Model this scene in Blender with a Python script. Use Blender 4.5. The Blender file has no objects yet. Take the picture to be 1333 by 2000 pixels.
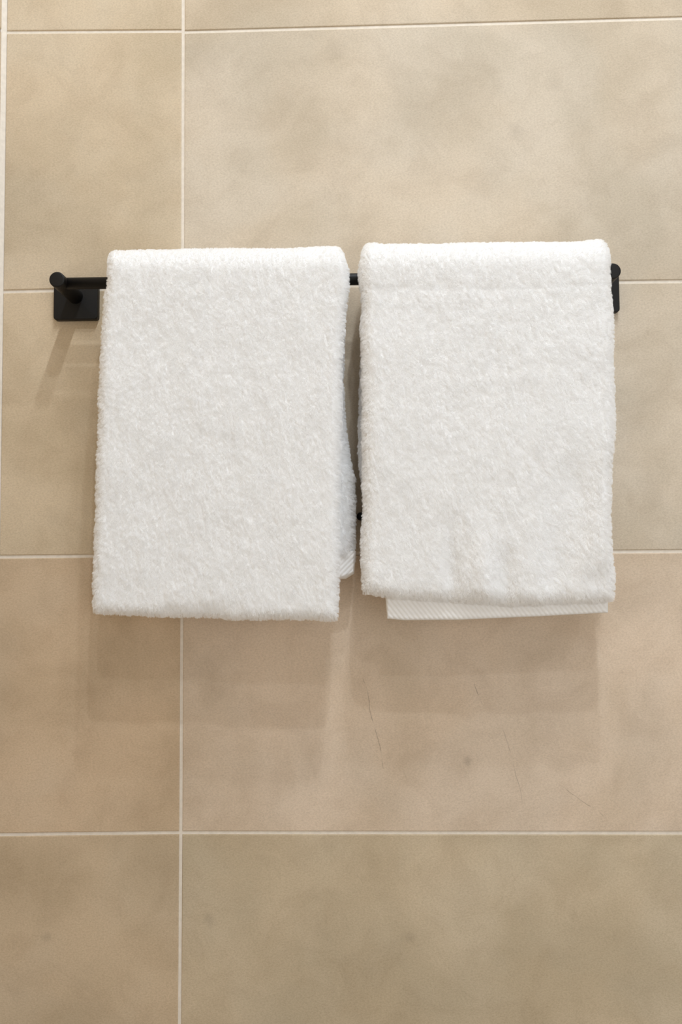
import bpy, math, random
import numpy as np
from mathutils import Vector, Matrix, noise

# ------------------------------------------------------------------ camera
CAM = np.array([0.19487, -0.88451, 0.950])
PITCH, YAW, ROLL = 0.05232, -0.01889, -0.00861
FPX = 1556.0                                    # focal length in pixels of a 1333x2000 frame (28 mm)
scene = bpy.context.scene
col = scene.collection

def camera_axes():
    cy, sy, cp, sp = math.cos(YAW), math.sin(YAW), math.cos(PITCH), math.sin(PITCH)
    fw = np.array([sy*cp, cy*cp, sp]); rt = np.array([cy, -sy, 0.0]); up = np.cross(rt, fw)
    cr, sr = math.cos(ROLL), math.sin(ROLL)
    return cr*rt + sr*up, -sr*rt + cr*up, fw
RT, UP, FW = camera_axes()

def at(u, v, y):
    """survey point: where the sight line through a photo pixel meets the vertical plane y"""
    d = FW + RT*(u - 666.5)/FPX - UP*(v - 1000.0)/FPX
    return CAM + d*((y - CAM[1])/d[1])

cam_data = bpy.data.cameras.new('camera')
cam_data.sensor_width = 36.0
cam_data.lens = FPX*36.0/2000.0
cam_data.clip_start = 0.01
cam = bpy.data.objects.new('camera', cam_data)
col.objects.link(cam)
m = Matrix(((RT[0], UP[0], -FW[0], CAM[0]), (RT[1], UP[1], -FW[1], CAM[1]),
            (RT[2], UP[2], -FW[2], CAM[2]), (0, 0, 0, 1)))
cam.matrix_world = m
scene.camera = cam

# ------------------------------------------------------------------ light and exposure
scene.view_settings.view_transform = 'Standard'
scene.view_settings.look = 'None'
scene.view_settings.gamma = 1.0
scene.view_settings.use_curve_mapping = False
scene.view_settings.exposure = 0.0

world = bpy.data.worlds.new('room_ambience')
scene.world = world
world.use_nodes = True
bg = world.node_tree.nodes['Background']
bg.inputs['Color'].default_value = (1.01, 0.958, 0.895, 1)
bg.inputs['Strength'].default_value = 0.415

def downlight(x, y, z, power, size, colour):
    ld = bpy.data.lights.new('downlight', 'POINT')
    ld.energy = power; ld.shadow_soft_size = size; ld.color = colour
    o = bpy.data.objects.new('downlight', ld)
    col.objects.link(o); o.location = (x, y, z)
    return o
LAMP = (0.93, 1.0, 1.07)
downlight(0.41, -1.31, 2.85, 34, 0.028, LAMP)
downlight(0.42, -0.93, 2.85, 27, 0.028, LAMP)
downlight(0.42, -2.05, 2.85, 19, 0.035, LAMP)
downlight(0.42, -0.67, 2.85, 16, 0.028, LAMP)

# a second ceiling lamp further right throws the wide faint shadows to the left of things
downlight(1.16, -0.80, 2.85, 18, 0.045, (0.93, 1.0, 1.08))
# added soft fill from an unseen panel behind and right of the camera, brightens the towels
fill = bpy.data.lights.new('fill_light', 'AREA')
fill.shape = 'RECTANGLE'; fill.size = 1.5; fill.size_y = 1.3
fill.energy = 12.0; fill.color = (0.99, 1.0, 1.0)
fill_o = bpy.data.objects.new('fill_light', fill); col.objects.link(fill_o)
fill_o.location = (1.30, -2.1, 0.75)
fill_o.rotation_euler = (Vector((0.25, 0, 0.95)) - Vector((1.30, -2.1, 0.75))).to_track_quat('-Z', 'Y').to_euler()
scene.cycles.max_bounces = 16
scene.cycles.diffuse_bounces = 10

# ------------------------------------------------------------------ helpers
def tag(o, label=None, cat=None, group=None, kind=None):
    if label: o['label'] = label
    if cat: o['category'] = cat
    if group: o['group'] = group
    if kind: o['kind'] = kind
    return o

def link_mesh(name, verts, faces, mat, parent=None, smooth=True, mats=None, mat_index=None):
    me = bpy.data.meshes.new(name)
    me.from_pydata([tuple(v) for v in verts], [], [tuple(f) for f in faces])
    for mm in (mats or [mat]): me.materials.append(mm)
    if mat_index is not None: me.polygons.foreach_set('material_index', mat_index)
    me.polygons.foreach_set('use_smooth', [smooth]*len(me.polygons))
    me.update()
    o = bpy.data.objects.new(name, me)
    col.objects.link(o)
    if parent: o.parent = parent
    return o

def new_mat(name):
    mt = bpy.data.materials.new(name); mt.use_nodes = True
    nt = mt.node_tree
    return mt, nt, nt.nodes['Principled BSDF']

class NG:
    """small node-graph writer"""
    def __init__(s, nt): s.nt = nt
    def n(s, t, **kw):
        nd = s.nt.nodes.new(t)
        for k, v in kw.items(): setattr(nd, k, v)
        return nd
    def link(s, a, b): s.nt.links.new(a, b)
    def val(s, sock, v):
        if isinstance(v, bpy.types.NodeSocket): s.link(v, sock)
        else: sock.default_value = v
    def math(s, op, a, b=0.0, clamp=False):
        nd = s.n('ShaderNodeMath', operation=op, use_clamp=clamp)
        s.val(nd.inputs[0], a); s.val(nd.inputs[1], b)
        return nd.outputs[0]
    def noise(s, vec, scale, detail=2.0, rough=0.5, dist=0.0):
        nd = s.n('ShaderNodeTexNoise')
        s.link(vec, nd.inputs['Vector'])
        nd.inputs['Scale'].default_value = scale; nd.inputs['Detail'].default_value = detail
        nd.inputs['Roughness'].default_value = rough; nd.inputs['Distortion'].default_value = dist
        return nd.outputs['Fac']
    def mapr(s, v, a, b, c, d, smooth=True):
        nd = s.n('ShaderNodeMapRange', interpolation_type='SMOOTHSTEP' if smooth else 'LINEAR')
        s.link(v, nd.inputs['Value'])
        for k, x in zip(('From Min', 'From Max', 'To Min', 'To Max'), (a, b, c, d)): nd.inputs[k].default_value = x
        return nd.outputs['Result']
    def mix(s, f, a, b, blend='MIX'):
        nd = s.n('ShaderNodeMix', data_type='RGBA', blend_type=blend)
        s.val(nd.inputs['Factor'], f)
        for sock, v in ((nd.inputs['A'], a), (nd.inputs['B'], b)):
            pass
        ia = [i for i in nd.inputs if i.name == 'A' and i.type == 'RGBA'][0]
        ib = [i for i in nd.inputs if i.name == 'B' and i.type == 'RGBA'][0]
        s.val(ia, a); s.val(ib, b)
        return [o for o in nd.outputs if o.type == 'RGBA'][0]
    def mapping(s, vec, scale=(1, 1, 1), rot=(0, 0, 0)):
        nd = s.n('ShaderNodeMapping')
        s.link(vec, nd.inputs['Vector'])
        nd.inputs['Scale'].default_value = scale; nd.inputs['Rotation'].default_value = rot
        return nd.outputs['Vector']

# ------------------------------------------------------------------ materials
def tile_material():
    mt, nt, bs = new_mat('stoneware_tile'); g = NG(nt)
    pos = g.n('ShaderNodeTexCoord').outputs['Object']
    big = g.noise(pos, 5.5, 5.0, 0.55, 0.4)
    mid = g.noise(g.mapping(pos, (1, 1, 1.15), (0.3, 0.2, 0.5)), 17.0, 8.0, 0.70, 0.6)
    fine = g.noise(g.mapping(pos, (0.72, 1, 1.1), (0, 0.3, 0)), 560.0, 5.0, 0.72, 0.3)
    grain = g.noise(pos, 1700.0, 2.0, 0.5)
    hue = g.noise(g.mapping(pos, (1, 1, 1), (1.1, 0.4, 0.2)), 8.0, 3.0, 0.5, 0.3)
    c = g.mix(g.mapr(hue, 0.36, 0.66, 0, 1), TILE_A, TILE_B)
    c = g.mix(g.mapr(big, 0.36, 0.66, 0, 1), c, g.mix(1.0, c, (0.84, 0.83, 0.80, 1), 'MULTIPLY'))
    c = g.mix(g.mapr(mid, 0.42, 0.68, 0, 0.8), c, g.mix(1.0, c, (0.90, 0.885, 0.87, 1), 'MULTIPLY'))
    c = g.mix(g.mapr(fine, 0.36, 0.70, 0, 0.9), c, g.mix(1.0, c, (0.82, 0.805, 0.785, 1), 'MULTIPLY'))
    c = g.mix(g.mapr(grain, 0.30, 0.70, 0, 1), c, g.mix(1.0, c, (0.88, 0.875, 0.87, 1), 'MULTIPLY'))
    att = g.n('ShaderNodeAttribute', attribute_name='tile_shade')
    c = g.mix(1.0, c, att.outputs['Color'], 'MULTIPLY')
    # a few dark flecks fired into the glaze
    warp = g.noise(pos, 120.0, 3.0, 0.6)
    for (u, v, r, k) in ((914, 1487, 0.0075, 0.26), (92, 1830, 0.008, 0.22), (410, 1797, 0.010, 0.18), (800, 1832, 0.010, 0.16),
                         (1085, 160, 0.016, 0.10), (1010, 257, 0.014, 0.10), (655, 97, 0.020, 0.10), (700, 345, 0.010, 0.05)):
        p = at(u, v, 0.0)
        dn = g.n('ShaderNodeVectorMath', operation='DISTANCE')
        g.link(pos, dn.inputs[0]); dn.inputs[1].default_value = (float(p[0]), 0.0, float(p[2]))
        d = g.math('ADD', dn.outputs['Value'], g.math('MULTIPLY', g.math('SUBTRACT', warp, 0.5), r*1.3))
        f = g.mapr(d, r*0.15, r, k, 0.0)
        c = g.mix(f, c, (0.16, 0.12, 0.09, 1))
    # hairline scratches
    sep = g.n('ShaderNodeSeparateXYZ'); g.link(pos, sep.inputs[0])
    wob = g.math('MULTIPLY', g.math('SUBTRACT', g.noise(pos, 35.0, 2.0), 0.5), 0.008)
    brk = g.mapr(g.noise(pos, 70.0, 2.0), 0.42, 0.55, 0.15, 1.0)
    for (u0, v0, u1, v1, k) in ((712, 1325, 750, 1500, 0.55), (928, 1335, 942, 1372, 0.55), (984, 1425, 1022, 1565, 0.35), (1085, 1528, 1182, 1594, 0.40)):
        a, b = at(u0, v0, 0.0), at(u1, v1, 0.0)
        dx, dz = b[0]-a[0], b[2]-a[2]; L = math.hypot(dx, dz); tx, tz = dx/L, dz/L
        px = g.math('SUBTRACT', sep.outputs['X'], float(a[0])); pz = g.math('SUBTRACT', sep.outputs['Z'], float(a[2]))
        al = g.math('ADD', g.math('MULTIPLY', px, tx), g.math('MULTIPLY', pz, tz))
        ac = g.math('ADD', g.math('MULTIPLY', px, -tz), g.math('MULTIPLY', pz, tx))
        ac = g.math('ABSOLUTE', g.math('ADD', ac, wob))
        f = g.mapr(ac, 0.0001, 0.0006, k, 0.0)
        f = g.math('MULTIPLY', f, g.mapr(al, -0.004, 0.006, 0, 1))
        f = g.math('MULTIPLY', f, g.mapr(al, L-0.006, L+0.004, 1, 0))
        f = g.math('MULTIPLY', f, brk)
        c = g.mix(f, c, (0.17, 0.13, 0.10, 1))
    g.link(c, bs.inputs['Base Color'])
    bs.inputs['Roughness'].default_value = 0.62
    bs.inputs['Specular IOR Level'].default_value = 0.25
    h = g.math('ADD', g.math('MULTIPLY', fine, 0.6), g.math('MULTIPLY', mid, 0.8))
    bp = g.n('ShaderNodeBump'); bp.inputs['Strength'].default_value = 0.25; bp.inputs['Distance'].default_value = 0.0006
    g.link(h, bp.inputs['Height']); g.link(bp.outputs['Normal'], bs.inputs['Normal'])
    return mt
TILE_A = (0.748, 0.616, 0.450, 1)
TILE_B = (0.738, 0.622, 0.468, 1)
TILE = tile_material()

def grout_material():
    mt, nt, bs = new_mat('pale_grout'); g = NG(nt)
    pos = g.n('ShaderNodeTexCoord').outputs['Object']
    f = g.noise(pos, 160.0, 4.0, 0.6)
    c = g.mix(g.mapr(f, 0.3, 0.7, 0, 1), (0.83, 0.76, 0.665, 1), (0.75, 0.685, 0.595, 1))
    g.link(c, bs.inputs['Base Color']); bs.inputs['Roughness'].default_value = 0.85
    bs.inputs['Specular IOR Level'].default_value = 0.15
    return mt
GROUT = grout_material()

def black_material():
    mt, nt, bs = new_mat('matt_black_metal'); g = NG(nt)
    pos = g.n('ShaderNodeTexCoord').outputs['Object']
    f = g.noise(pos, 900.0, 2.0, 0.5)
    c = g.mix(f, (0.0075, 0.007, 0.0065, 1), (0.012, 0.011, 0.0105, 1))
    g.link(c, bs.inputs['Base Color'])
    bs.inputs['Roughness'].default_value = 0.5
    bs.inputs['Specular IOR Level'].default_value = 0.27
    bp = g.n('ShaderNodeBump'); bp.inputs['Strength'].default_value = 0.08; bp.inputs['Distance'].default_value = 0.0002
    g.link(f, bp.inputs['Height']); g.link(bp.outputs['Normal'], bs.inputs['Normal'])
    return mt
BLACK = black_material()

def cotton(name, colour, sheen=0.0):
    mt, nt, bs = new_mat(name); g = NG(nt)
    pos = g.n('ShaderNodeTexCoord').outputs['Object']
    f = g.noise(pos, 60.0, 4.0, 0.6)
    c = g.mix(f, colour, tuple(x*0.97 for x in colour[:3]) + (1,))
    g.link(c, bs.inputs['Base Color'])
    bs.inputs['Roughness'].default_value = 0.95
    bs.inputs['Specular IOR Level'].default_value = 0.05
    return mt
COTTON = cotton('white_cotton', (0.92, 0.92, 0.92, 1))
def pile_material():
    mt, nt, bs = new_mat('terry_loops'); g = NG(nt)
    out = nt.nodes['Material Output']; nt.nodes.remove(bs)
    a = g.n('ShaderNodeBsdfDiffuse'); b = g.n('ShaderNodeBsdfTranslucent'); mx = g.n('ShaderNodeMixShader')
    for q in (a, b): q.inputs['Color'].default_value = (0.985, 0.985, 0.985, 1)
    mx.inputs[0].default_value = 0.42
    g.link(a.outputs[0], mx.inputs[1]); g.link(b.outputs[0], mx.inputs[2]); g.link(mx.outputs[0], out.inputs['Surface'])
    return mt
PILE = pile_material()
HEMCOTTON = cotton('white_woven_cotton', (0.93, 0.925, 0.915, 1))
FLOORM = cotton('floor_tile', (0.34, 0.30, 0.25, 1))

# ------------------------------------------------------------------ room: tiled wall, side wall, floor
XC = -0.2094                     # corner with the left wall
ROW = [0.6460 - 0.303*k for k in (2, 1)] + [0.6460 + 0.303*k for k in range(0, 7)]
GAP = 0.0018                     # half the joint width
# measured joint heights (left end, left of column joint, right of column joint, right end), where the photo shows them
def zpix(u, v): return float(at(u, v, 0.0)[2])
SURV = {0.646: ((8, 1630.3), (345, 1626.5), (365, 1626.5), (1303, 1627.3)),
        0.949: ((8, 1087.7), (345, 1084.0), (365, 1084.0), (1303, 1077.0)),
        1.252: ((50, 568.3), (345, 561.0), (365, 561.0), (1303, 549.5)),
        1.555: ((20, 62.6), (345, 60.2), (375, 61.6), (1303, 35.7))}

def joint_heights(z):
    key = round(z, 3)
    if key in SURV:
        p = [at(u, v, 0.0) for u, v in SURV[key]]
        def lin(a, b, x): return a[2] + (b[2]-a[2])*(x-a[0])/(b[0]-a[0])
        return (lin(p[0], p[1], XC), lin(p[0], p[1], 0.0), lin(p[2], p[3], 0.0), lin(p[2], p[3], 0.603))
    return (z, z, z, z)

def tile_block(V, F, MI, quad, depth, nrm, bevel=0.0009, TT=None, tint=(1, 1, 1)):
    """one tile: quad = 4 corners (x0z0, x1z0, x1z1, x0z1), pressed edge, sides down to the bed"""
    c = [np.array(q, float) for q in quad]; n = np.array(nrm, float)
    mid = sum(c)/4.0
    rings = []
    for (inset, out) in ((0.0, -depth), (0.0, -bevel), (bevel*0.35, -bevel*0.3), (bevel, 0.0)):
        ring = []
        for i in range(4):
            a, b, d = c[i], c[(i+1) % 4], c[(i-1) % 4]
            e1 = (b-a)/np.linalg.norm(b-a); e2 = (d-a)/np.linalg.norm(d-a)
            ring.append(a + (e1+e2)*inset + n*out)
        rings.append(ring)
    base = len(V)
    for r in rings: V.extend([tuple(p) for p in r])
    if TT is not None: TT.extend([tint]*16)
    for k in range(3):
        for i in range(4):
            j = (i+1) % 4
            F.append((base+4*k+i, base+4*k+j, base+4*(k+1)+j, base+4*(k+1)+i)); MI.append(0)
    F.append(tuple(base+12+i for i in range(4))); MI.append(0)

def tile_tints(o, TT):
    """one colour factor per tile, multiplied into its base colour"""
    at_ = o.data.color_attributes.new('tile_shade', 'FLOAT_COLOR', 'POINT')
    full = np.ones((len(o.data.vertices), 4)); full[:len(TT), :3] = np.array(TT)
    at_.data.foreach_set('color', full.reshape(-1).astype(np.float32))

# colour factor of each tile by (row from the floor, column from the corner), where the photo shows it
TILE_TONE = {(2, 0): (0.92, 0.88, 0.83), (2, 1): (0.925, 0.925, 0.895), (3, 0): (0.995, 0.93, 0.88), (3, 1): (1.105, 1.09, 1.15),
          (4, 0): (1.02, 1.01, 0.98), (4, 1): (1.04, 1.09, 1.19), (5, 0): (1.0, 1.005, 1.0), (5, 1): (1.0, 1.045, 1.13),
          (6, 0): (0.99, 1.0, 1.0), (6, 1): (0.98, 1.0, 1.04)}

def back_wall():
    V, F, MI = [], [], []
    TT = []; shade = random.Random(5)
    zs = [joint_heights(z) for z in ROW]
    xl_cols = [(XC + 0.0052, -GAP), (GAP, 0.603-GAP), (0.603+GAP, 1.206-GAP), (1.206+GAP, 1.809-GAP)]
    # the silicone joint in the corner widens a little upwards, the column joint leans slightly
    def lean(x, z):
        if abs(x) < 0.01: return x + (0.0007 if z > 0.7 else -0.0012*(0.7-z)/0.25)
        return x
    rows = [(tuple([0.0]*4), zs[0])] + list(zip(zs[:-1], zs[1:]))
    for ri, (lo, hi) in enumerate(rows):
        for ci, (x0, x1) in enumerate(xl_cols):
            if ci == 0: a, b, d, e = lo[0], lo[1], hi[1], hi[0]
            elif ci == 1: a, b, d, e = lo[2], lo[3], hi[3], hi[2]
            else: a = b = lo[3]; d = e = hi[3]
            q = [(lean(x0, a), 0, a+GAP), (lean(x1, b), 0, b+GAP), (lean(x1, d), 0, d-GAP), (lean(x0, e), 0, e-GAP)]
            f = shade.uniform(0.95, 1.03)
            tile_block(V, F, MI, q, 0.0045, (0, -1, 0), TT=TT, tint=TILE_TONE.get((ri, ci), (f, f, f)))
    base = len(V)                                    # grout bed, set back behind the tile faces
    top = zs[-1][3]
    V += [(XC-0.0005, 0.0012, -0.01), (1.81, 0.0012, -0.01), (1.81, 0.0012, top), (XC-0.0005, 0.0012, top)]
    F.append((base, base+1, base+2, base+3)); MI.append(1)
    base = len(V)                                    # silicone fillet in the corner
    V += [(XC+0.0046, 0.0008, -0.01), (XC+0.0046, 0.0008, top), (XC-0.0006, -0.0026, top), (XC-0.0006, -0.0026, -0.01)]
    F.append((base+3, base, base+1, base+2)); MI.append(1)
    base = len(V)                                    # body of the wall
    for y in (0.0045, 0.10):
        V += [(XC-0.10, y, -0.01), (1.81, y, -0.01), (1.81, y, top), (XC-0.10, y, top)]
    for f in ((0, 1, 2, 3), (7, 6, 5, 4), (0, 4, 5, 1), (1, 5, 6, 2), (2, 6, 7, 3), (3, 7, 4, 0)):
        F.append(tuple(base+i for i in f)); MI.append(1)
    o = link_mesh('wall_back', V, F, None, smooth=False, mats=[TILE, GROUT], mat_index=MI)
    tile_tints(o, TT)
    tag(o, 'beige stone-look tiled wall with pale grout joints behind the towels', 'wall', kind='structure')
    return o
back_wall()

def left_wall():
    V, F, MI = [], [], []
    zs = [joint_heights(z)[0] for z in ROW]
    rows = [(0.0, zs[0])] + list(zip(zs[:-1], zs[1:]))
    cols = [(-0.0018, -0.42), (-0.4236, -1.02), (-1.0236, -1.62), (-1.6236, -2.2)]
    for lo, hi in rows:
        for y0, y1 in cols:
            tile_block(V, F, MI, [(XC-0.0, y1, lo+GAP), (XC, y0, lo+GAP), (XC, y0, hi-GAP), (XC, y1, hi-GAP)], 0.0045, (1, 0, 0))
    base = len(V); top = zs[-1]
    V += [(XC-0.0012, 0.0045, -0.01), (XC-0.0012, -2.2, -0.01), (XC-0.0012, -2.2, top), (XC-0.0012, 0.0045, top)]
    F.append((base+3, base+2, base+1, base)); MI.append(1)
    base = len(V)
    for x in (XC-0.0045, XC-0.10):
        V += [(x, 0.0045, -0.01), (x, -2.2, -0.01), (x, -2.2, top), (x, 0.0045, top)]
    for f in ((3, 2, 1, 0), (4, 5, 6, 7), (0, 1, 5, 4), (1, 2, 6, 5), (2, 3, 7, 6), (3, 0, 4, 7)):
        F.append(tuple(base+i for i in f)); MI.append(1)
    o = link_mesh('wall_left', V, F, None, smooth=False, mats=[TILE, GROUT], mat_index=MI)
    tile_tints(o, [(0.99, 0.98, 0.96)])
    tag(o, 'sliver of beige tiled side wall in the corner', 'wall', kind='structure')
left_wall()

def floor():
    V, F = [], []
    for z in (-0.10, 0.0):
        V += [(XC, 0.0, z), (1.81, 0.0, z), (1.81, -2.2, z), (XC, -2.2, z)]
    F = [(0, 1, 2, 3), (7, 6, 5, 4), (0, 4, 5, 1), (1, 5, 6, 2), (2, 6, 7, 3), (3, 7, 4, 0)]
    o = link_mesh('floor', V, F, FLOORM, smooth=False)
    tag(o, 'plain tiled floor below the towel wall', 'floor', kind='structure')
floor()

# ------------------------------------------------------------------ towel rail
def lathe_between(p0, p1, prof, seg=40):
    """revolve (t along axis in metres, radius) around the axis p0->p1"""
    p0 = Vector(p0); ax = (Vector(p1)-p0).normalized()
    e1 = ax.orthogonal().normalized(); e2 = ax.cross(e1)
    V, F = [], []
    for t, r in prof:
        for k in range(seg):
            a = 2*math.pi*k/seg
            V.append(p0 + ax*t + (e1*math.cos(a) + e2*math.sin(a))*r)
    n = len(prof)
    for i in range(n-1):
        for k in range(seg):
            j = (k+1) % seg
            F.append((i*seg+k, i*seg+j, (i+1)*seg+j, (i+1)*seg+k))
    F.append(tuple(range(seg))[::-1]); F.append(tuple((n-1)*seg+k for k in range(seg)))
    return V, F

def round_end(L, r, e):
    """profile of a rod of length L with softened far end of edge radius e"""
    return [(0.0, r)] + [(L-e, r)] + [(L-e+e*math.sin(a), r-e+e*math.cos(a)) for a in (0.26, 0.52, 0.79, 1.05, 1.31, 1.57)]

def rounded_plate(cx, cz, w, h, t, rc, eb):
    """wall plate with rounded corners and eased front edge, against the wall at y=0"""
    def outline(inset):
        pts = []
        hw, hh, r = w/2-inset, h/2-inset, max(rc-inset, 0.0004)
        for (sx, sz, a0) in ((1, 1, 0), (-1, 1, 90), (-1, -1, 180), (1, -1, 270)):
            for k in range(7):
                a = math.radians(a0 + 15*k)
                pts.append((cx + sx*(hw-r) + r*math.cos(a), cz + sz*(hh-r) + r*math.sin(a)))
        return pts
    V, F = [], []
    rings = [(0.0, 0.0), (0.0, -(t-eb))] + [(eb*(1-math.cos(a)), -(t-eb)-eb*math.sin(a)) for a in (0.4, 0.8, 1.2, 1.57)]
    for inset, y in rings:
        V += [(x, y, z) for x, z in outline(inset)]
    n = 28
    for i in range(len(rings)-1):
        for k in range(n):
            j = (k+1) % n
            F.append((i*n+k, i*n+j, (i+1)*n+j, (i+1)*n+k))
    F.append(tuple((len(rings)-1)*n+k for k in range(n)))
    F.append(tuple(range(n))[::-1])
    return V, F

BAR_Y, BAR_Z = -0.0500, 1.2418
PX0, PX1 = -0.1188, 0.4652
def towel_rail():
    root = bpy.data.objects.new('towel_rail', None); col.objects.link(root)
    root.location = (0.173, 0, BAR_Z); root.empty_display_size = 0.05
    inv = Vector((0.173, 0, BAR_Z))
    def part(name, VF, parent=root, mat=BLACK, org=inv):
        V, F = VF
        return link_mesh(name, [Vector(v)-org for v in V], F, mat, parent)
    part('bar', lathe_between((PX0-0.001, BAR_Y, BAR_Z), (PX1+0.001, BAR_Y, BAR_Z), [(0, 0.0062), (PX1-PX0+0.002, 0.0062)]))
    for x in (PX0, PX1):
        pl = part('wall_plate', rounded_plate(x, BAR_Z-0.0028, 0.0500, 0.0468, 0.0075, 0.0035, 0.0012))
        L = 0.0640 - 0.0065
        part('post', lathe_between((x, -0.0065, BAR_Z), (x, -1, BAR_Z), round_end(L, 0.0083, 0.0016)))
        # grub screw in the underside of the plate
        part('grub_screw', lathe_between((x, -0.0042, BAR_Z-0.0257), (x, -0.0042, BAR_Z-1),
             [(0, 0.0018), (0.0005, 0.0018), (0.0005, 0.0010), (0.0002, 0.0008)], 16), parent=pl, mat=SCREW)
    tag(root, 'matt black towel rail with round posts and square wall plates carrying both towels', 'towel rail')
    return root
SCREW = cotton('dull_steel', (0.20, 0.18, 0.16, 1))
towel_rail()

# small dark peg that shows between the two towels
def peg():
    p = at(705, 1008, -0.010)
    root = bpy.data.objects.new('wall_peg', None); col.objects.link(root)
    o = Vector((float(p[0]), 0.0, float(p[2])))
    root.location = o; root.empty_display_size = 0.02
    V, F = lathe_between((0, 0.0, 0), (0, -1, 0), [(0, 0.0045), (0.002, 0.0045), (0.002, 0.0022), (0.006, 0.0022)], 24)
    link_mesh('stem', V, F, BLACK, root)
    V, F = lathe_between((0, -0.006, 0), (0, -1, 0), round_end(0.005, 0.0036, 0.0014), 24)
    link_mesh('knob', V, F, BLACK, root)
    tag(root, 'tiny black peg on the wall peeping out between the two towels', 'peg')
peg()

# ------------------------------------------------------------------ towels
def fbm(p, oct=3):
    s, a = 0.0, 1.0
    for _ in range(oct):
        s += a*noise.noise(p); p = p*2.03; a *= 0.5
    return s

def graded(L, edge, step_in, step_edge):
    """positions 0..L with fine steps near both ends"""
    out = [0.0]; x = 0.0
    while x < L:
        d = min(x, L-x)
        x += step_edge + (step_in-step_edge)*min(1.0, d/edge)
        out.append(min(x, L))
    if out[-1] - out[-2] < step_edge*0.3: out.pop(-2)
    return np.array(out)

def curve_px(pts, y):
    """silhouette points (u, v) on plane y -> arrays (z ascending, x)"""
    w = np.array([at(u, v, y) for u, v in pts])
    o = np.argsort(w[:, 2])
    return w[o, 2], w[o, 0]

def smooth_interp(z, zs, xs):
    return float(np.interp(z, zs, xs))

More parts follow.
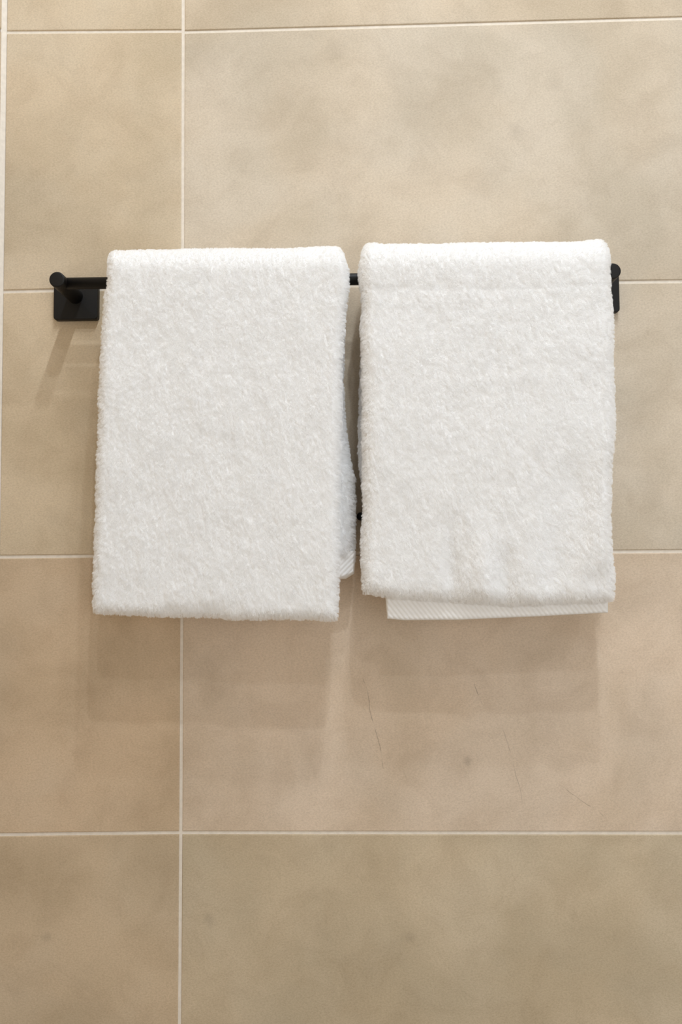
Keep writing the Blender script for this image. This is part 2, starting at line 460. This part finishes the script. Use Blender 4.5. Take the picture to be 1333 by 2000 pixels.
def towel_body(name, parent, org, spec, seed):
    """folded towel laid over the bar: a pillow-like pad swept front hem -> over the bar -> back hem"""
    HT = spec['half']                      # half the thickness of the folded stack
    RB = 0.0067
    yb, zb = BAR_Y, BAR_Z
    yf, yk = yb - RB - HT, yb + RB + HT    # centre surfaces of the front and the back panel
    rc = RB + HT
    fz, fl = curve_px(spec['front_left'], yf - HT); gz, gr = curve_px(spec['front_right'], yf - HT)
    bz, bl = curve_px(spec['back_left'], yk); cz, br = curve_px(spec['back_right'], yk)
    tl0, tr0 = float(at(*spec['top_left'], yb-0.01)[0]), float(at(*spec['top_right'], yb-0.01)[0])
    bot = np.array([at(u, v, yf - HT) for u, v in spec['front_bottom']])
    ztop = zb
    zbot_mean = bot[:, 2].mean()
    zback = float(at(*spec['back_bottom'], yk)[2])
    Lf = ztop - zbot_mean; La = math.pi*rc; Lb = ztop - zback
    T = graded(Lf + La + Lb, 0.016, 0.0028, 0.0010)
    Sg = graded(1.0, 0.06, 0.0105, 0.0032)
    nT, nS = len(T), len(Sg)
    rng = random.Random(seed)
    off = Vector((rng.uniform(0, 50), rng.uniform(0, 50), rng.uniform(0, 50)))
    outer = np.zeros((nT, nS, 3)); inner = np.zeros((nT, nS, 3)); wgt = np.zeros((nT, nS)); wgt_in = np.zeros((nT, nS))
    for i, t in enumerate(T):
        for j, s in enumerate(Sg):
            # --- centre line point, normal, left and right limits
            if t <= Lf:
                k = t/Lf
                xb_ = bot[:, 0]
                zrel = k
                # bottom edge follows the surveyed line
                xa = np.interp(ztop*k + zbot_mean*(1-k), fz, fl); xe = np.interp(ztop*k + zbot_mean*(1-k), gz, gr)
                x = xa + (xe-xa)*s
                zb0 = np.interp(x, xb_, bot[:, 2])
                z = zb0 + (ztop-zb0)*k
                y = yf; nrm = (0.0, -1.0, 0.0)
            elif t <= Lf + La:
                a = (t-Lf)/rc
                y = yb - rc*math.cos(a); z = zb + rc*math.sin(a)
                nrm = (0.0, -math.cos(a), math.sin(a))
                z += math.sin(a)*sum(am*math.exp(-((s-s0)/wd)**2) for s0, wd, am in spec['peaks'])
                fa = math.sin(a)**1.5
                la = np.interp(ztop, fz, fl) if a < math.pi/2 else np.interp(ztop, bz, bl)
                ra = np.interp(ztop, gz, gr) if a < math.pi/2 else np.interp(ztop, cz, br)
                la = la + (tl0-la)*fa; ra = ra + (tr0-ra)*fa
                x = la + (ra-la)*s
            else:
                k = 1.0 - (t-Lf-La)/Lb
                z = zback + (ztop-zback)*k
                la = np.interp(z, bz, bl); ra = np.interp(z, cz, br)
                x = la + (ra-la)*s
                y = yk; nrm = (0.0, 1.0, 0.0)
            W = 0.27
            ds = min(s, 1-s)*W; dt = min(t, T[-1]-t)
            et = spec['edge_t']; es = spec['edge_s']*(1.0 - 0.45*max(0.0, math.sin((t-Lf)/rc)) if Lf < t < Lf+La else 1.0)
            rs = math.sqrt(max(0.0, 1-(1-min(1.0, ds/es))**2)); rt_ = math.sqrt(max(0.0, 1-(1-min(1.0, dt/et))**2))
            h = HT*min(rs, rt_)*(1.0 if True else 0)
            nv = Vector(nrm)
            P = Vector((x, y, z))
            q = P + off
            b = spec['bump']*(fbm(Vector((q.x*22, q.y*22, q.z*16)), 3)*0.6 + noise.noise(Vector((q.x*75, q.y*75, q.z*60)))*0.28)
            fade = min(rs, rt_)
            ext = 0.0
            for (fu, fv, ru, rv, amp) in spec['dents']:
                if t <= Lf:
                    c = spec['_d'][(fu, fv)]
                    d2 = ((x-c[0])/ru)**2 + ((z-c[2])/rv)**2
                    ext += amp*math.exp(-d2)
            if t <= Lf and spec.get('crease'): ext -= spec['crease'][1]*math.exp(-((z-spec['_c'] - 0.003*math.sin(x*14))/0.0022)**2)
            # ragged edges
            ej = (1-min(1.0, ds/0.012))*0.0012*noise.noise(Vector((q.z*90, s*3, 7.1)))
            P2 = P + Vector((ej, 0, (1-min(1.0, dt/0.012))*0.0012*noise.noise(Vector((q.x*80, 3.3, t*2)))))
            outer[i, j] = P2 + nv*(h + (b+ext)*fade)
            inner[i, j] = P2 - nv*h
            w = 1.0
            wgt[i, j] = w
            if t > Lf + La*0.93 and (s > 0.7 if spec['open'] == 'right' else s < 0.3): wgt_in[i, j] = 1.0
    V = outer.reshape(-1, 3).tolist()
    idx_o = np.arange(nT*nS).reshape(nT, nS); idx_i = idx_o.copy()
    for i in range(nT):
        for j in range(nS):
            if 0 < i < nT-1 and 0 < j < nS-1:
                idx_i[i, j] = len(V); V.append(inner[i, j].tolist())
    F = []
    for i in range(nT-1):
        for j in range(nS-1):
            F.append((idx_o[i, j], idx_o[i, j+1], idx_o[i+1, j+1], idx_o[i+1, j]))
            F.append((idx_i[i, j], idx_i[i+1, j], idx_i[i+1, j+1], idx_i[i, j+1]))
    V = [(v[0]-org[0], v[1]-org[1], v[2]-org[2]) for v in V]
    o = link_mesh(name, V, [tuple(int(q) for q in f) for f in F], COTTON, parent)
    o.data.materials.append(PILE)
    vg = o.vertex_groups.new(name='pile')
    flat = wgt.reshape(-1)
    for wv in sorted(set(flat.tolist())):
        vg.add([int(q) for q in np.nonzero(flat == wv)[0]], wv, 'REPLACE')
    vg.add([int(idx_i[i, j]) for i in range(1, nT-1) for j in range(1, nS-1) if wgt_in[i, j] > 0], 1.0, 'REPLACE')
    return o

def add_pile(o, count, children, seed, length):
    md = o.modifiers.new('pile', 'PARTICLE_SYSTEM')
    ps = md.particle_system; st = ps.settings
    ps.seed = seed
    st.type = 'HAIR'
    st.count = count
    st.use_advanced_hair = True
    st.hair_length = length
    st.normal_factor = 0.00068; st.object_align_factor = (0.00016, 0.0, -0.00027); st.factor_random = 0.00023
    st.hair_step = 4
    st.render_step = 3; st.display_step = 2
    st.emit_from = 'FACE'; st.distribution = 'RAND'; st.use_emit_random = True; st.use_even_distribution = True
    ps.vertex_group_density = 'pile'
    st.child_type = 'INTERPOLATED'
    st.child_percent = 2
    st.rendered_child_count = children
    st.clump_factor = 0.32; st.clump_shape = -0.2
    st.child_length = 1.0; st.child_length_threshold = 0.0
    st.roughness_1 = 0.0007; st.roughness_1_size = 0.01
    st.roughness_2 = 0.0007; st.roughness_2_size = 0.4
    st.roughness_endpoint = 0.0010; st.roughness_end_shape = 1.0
    st.root_radius = 1.0; st.tip_radius = 0.55; st.radius_scale = 0.00021
    st.material = 2
    st.use_hair_bspline = False
    return st

def ribbed_hem(name, parent, org, corners_px, yc, half, seed, pitch=0.0040, amp=0.00055, slant=0.75, step=None):
    """woven hem: thin pad with slanting ribs; corners_px = top-left, top-right, bottom line as list of (u, v)"""
    top = [at(u, v, yc-half) for u, v in corners_px['top']]; bot = np.array([at(u, v, yc-half) for u, v in corners_px['bottom']])
    nS = max(30, int(abs(top[1][0]-top[0][0])/0.00045)); nT = 74
    V, F = [], []
    oi = np.zeros((nT, nS), int); ii = np.zeros((nT, nS), int)
    fs = np.linspace(0, 1, len(bot))
    W = abs(top[1][0]-top[0][0])
    H = abs(top[0][2]-bot[:, 2].mean())
    P = np.zeros((nT, nS, 3)); HN = np.zeros((nT, nS)); RB_ = np.zeros((nT, nS))
    for j in range(nS):
        s = j/(nS-1)
        s2 = 0.5-0.5*math.cos(math.pi*s)*(1.0) if False else s
        tx = top[0][0] + (top[1][0]-top[0][0])*s2; tz = top[0][2] + (top[1][2]-top[0][2])*s2
        bx = np.interp(s2, fs, bot[:, 0]); bzv = np.interp(s2, fs, bot[:, 2])
        for i in range(nT):
            k = i/(nT-1)
            x = tx + (bx-tx)*k; z = tz + (bzv-tz)*k
            ds = min(s2, 1-s2)*W; dt = (1-k)*H
            e = 0.0045
            r = min(math.sqrt(max(0, 1-(1-min(1, ds/e))**2)), math.sqrt(max(0, 1-(1-min(1, dt/e))**2)))
            ph = (x*0.80 + z*slant)/pitch
            rib = 0.5 + 0.5*math.cos(2*math.pi*ph)
            P[i, j] = (x, yc, z); HN[i, j] = half*r; RB_[i, j] = amp*(rib**0.7)*min(1, r*1.3)
            wav = 0.0010*noise.noise(Vector((x*40, z*30, seed)))
            P[i, j, 1] += wav
    for i in range(nT):
        for j in range(nS):
            oi[i, j] = len(V); p = P[i, j]
            V.append((p[0]-org[0], p[1]-HN[i, j]-RB_[i, j]-org[1], p[2]-org[2]))
    for i in range(nT):
        for j in range(nS):
            if i == nT-1 or j == 0 or j == nS-1: ii[i, j] = oi[i, j]
            else:
                ii[i, j] = len(V); p = P[i, j]
                V.append((p[0]-org[0], p[1]+HN[i, j]-org[1], p[2]-org[2]))
    for i in range(nT-1):
        for j in range(nS-1):
            F.append((oi[i, j], oi[i+1, j], oi[i+1, j+1], oi[i, j+1]))
            F.append((ii[i, j], ii[i, j+1], ii[i+1, j+1], ii[i+1, j]))
    for j in range(nS-1):
        if ii[0, j] != oi[0, j] or ii[0, j+1] != oi[0, j+1]:
            F.append(tuple(dict.fromkeys((oi[0, j], oi[0, j+1], ii[0, j+1], ii[0, j]))))
    return link_mesh(name, V, [tuple(int(q) for q in f) for f in F], HEMCOTTON, parent)

IN = 3                                    # the pile stands about this many pixels proud of the cloth
def towel(loc, label, spec, seed):
    root = bpy.data.objects.new('hand_towel', None); col.objects.link(root)
    root.location = loc; root.empty_display_size = 0.05
    spec['_d'] = {(d[0], d[1]): at(d[0], d[1], -0.078) for d in spec['dents']}
    if spec.get('crease'): spec['_c'] = float(at(950, spec['crease'][0], -0.078)[2])
    body = towel_body('terry_cloth', root, loc, spec, seed)
    add_pile(body, PARENTS, CHILDREN, seed, 0.0044)
    tag(root, label, 'towel', 'white hand towels on the black rail')
    return root
PARENTS, CHILDREN = 30000, 16

def shift(pts, d): return [(u+d, v) for u, v in pts]
left_spec = dict(peaks=[(0.97, 0.06, 0.0012), (0.45, 0.25, 0.0006)], crease=(580, 0.0004), open='right', half=0.0122, edge_s=0.011, edge_t=0.011, bump=0.0016,
    front_left=shift([(205, 520), (204, 540), (197, 580), (193, 640), (190, 700), (187, 760), (185, 850), (183, 900), (180, 960), (180, 1000), (177, 1100), (175, 1150), (174, 1200)], IN),
    front_right=shift([(680, 540), (681, 560), (676, 590), (672, 640), (668, 700), (666, 800), (663, 900), (662, 1000), (662, 1100), (660, 1150), (660, 1212)], -IN),
    back_left=[(215, 540), (205, 700), (205, 1100)],
    back_right=shift([(675, 560), (676, 645), (674, 740), (677, 818), (687, 895), (696, 933), (698, 991), (697, 1090)], -7),
    top_left=(210+IN, 488), top_right=(669-IN, 485),
    front_bottom=[(170, 1194), (240, 1198), (300, 1201), (400, 1202), (450, 1207), (520, 1206), (600, 1207), (665, 1210)],
    back_bottom=(600, 1092),
    dents=[(400, 1188, 0.03, 0.006, -0.003), (330, 1190, 0.012, 0.006, -0.002)])
towel((0.062, BAR_Y, BAR_Z), 'white terry towel nearer the corner, its ribbed hem peeping out behind its right edge', left_spec, 3)

right_spec = dict(peaks=[(0.03, 0.05, 0.0022), (0.96, 0.05, 0.0020), (0.45, 0.2, 0.0010)], crease=(560, 0.0012), open='left', half=0.0131, edge_s=0.012, edge_t=0.014, bump=0.0020,
    front_left=shift([(699, 510), (700, 540), (706, 580), (706, 600), (703, 640), (706, 700), (707, 800), (706, 850), (708, 900), (707, 960), (709, 1010), (706, 1050), (704, 1100), (707, 1140), (708, 1180)], IN),
    front_right=shift([(1197, 515), (1198, 560), (1203, 600), (1205, 650), (1203, 700), (1205, 740), (1208, 820), (1205, 860), (1201, 900), (1199, 960), (1198, 1000), (1199, 1040), (1201, 1080), (1205, 1110), (1207, 1140), (1205, 1190)], -IN),
    back_left=shift([(715, 540), (706, 620), (699, 720), (698, 760), (695, 837), (696, 906), (706, 970), (708, 1020), (709, 1130)], 7),
    back_right=[(1152, 540), (1152, 640), (1175, 720), (1180, 1130)],
    top_left=(706+IN, 474), top_right=(1186-IN, 476),
    front_bottom=[(705, 1155), (735, 1159), (780, 1167), (850, 1171), (950, 1178), (1000, 1182), (1050, 1180), (1120, 1177), (1180, 1175), (1210, 1170)],
    back_bottom=(900, 1130),
    dents=[(880, 1125, 0.010, 0.04, -0.0055), (940, 1135, 0.010, 0.04, 0.004), (985, 1130, 0.010, 0.035, -0.005), (1085, 1090, 0.016, 0.06, -0.005),
           (1165, 1140, 0.014, 0.02, -0.004), (1170, 1050, 0.02, 0.05, 0.003), (770, 1020, 0.03, 0.025, -0.0012), (900, 1172, 0.05, 0.006, -0.002),
           (1115, 930, 0.018, 0.034, -0.0028), (1140, 990, 0.015, 0.032, -0.003), (1125, 1050, 0.012, 0.03, -0.0025)])
t2 = towel((0.336, BAR_Y, BAR_Z), 'white terry towel away from the corner, a wide ribbed hem hanging below its fold', right_spec, 11)
t1 = [o for o in bpy.data.objects if o.name == 'hand_towel'][0]
ribbed_hem('hem_band', t1, (0.062, BAR_Y, BAR_Z), dict(top=((560, 1078), (696, 1076)),
           bottom=[(560, 1133), (660, 1132), (676, 1131), (692, 1121)]), -0.033, 0.0085, 2.0, pitch=0.0042, slant=-0.8)
hem = ribbed_hem('hem_band', t2, (0.336, BAR_Y, BAR_Z), dict(top=((751, 1140), (1190, 1150)),
           bottom=[(757, 1209), (790, 1212), (900, 1211), (1060, 1204), (1190, 1197)]), -0.066, 0.0030, 5.0, slant=0.62)
ribbed_hem('under_fold', hem, (0, 0, 0), dict(top=((803, 1160), (1186, 1160)),
           bottom=[(806, 1218), (900, 1215), (1060, 1208), (1186, 1200)]), -0.059, 0.0028, 8.0, slant=0.62)
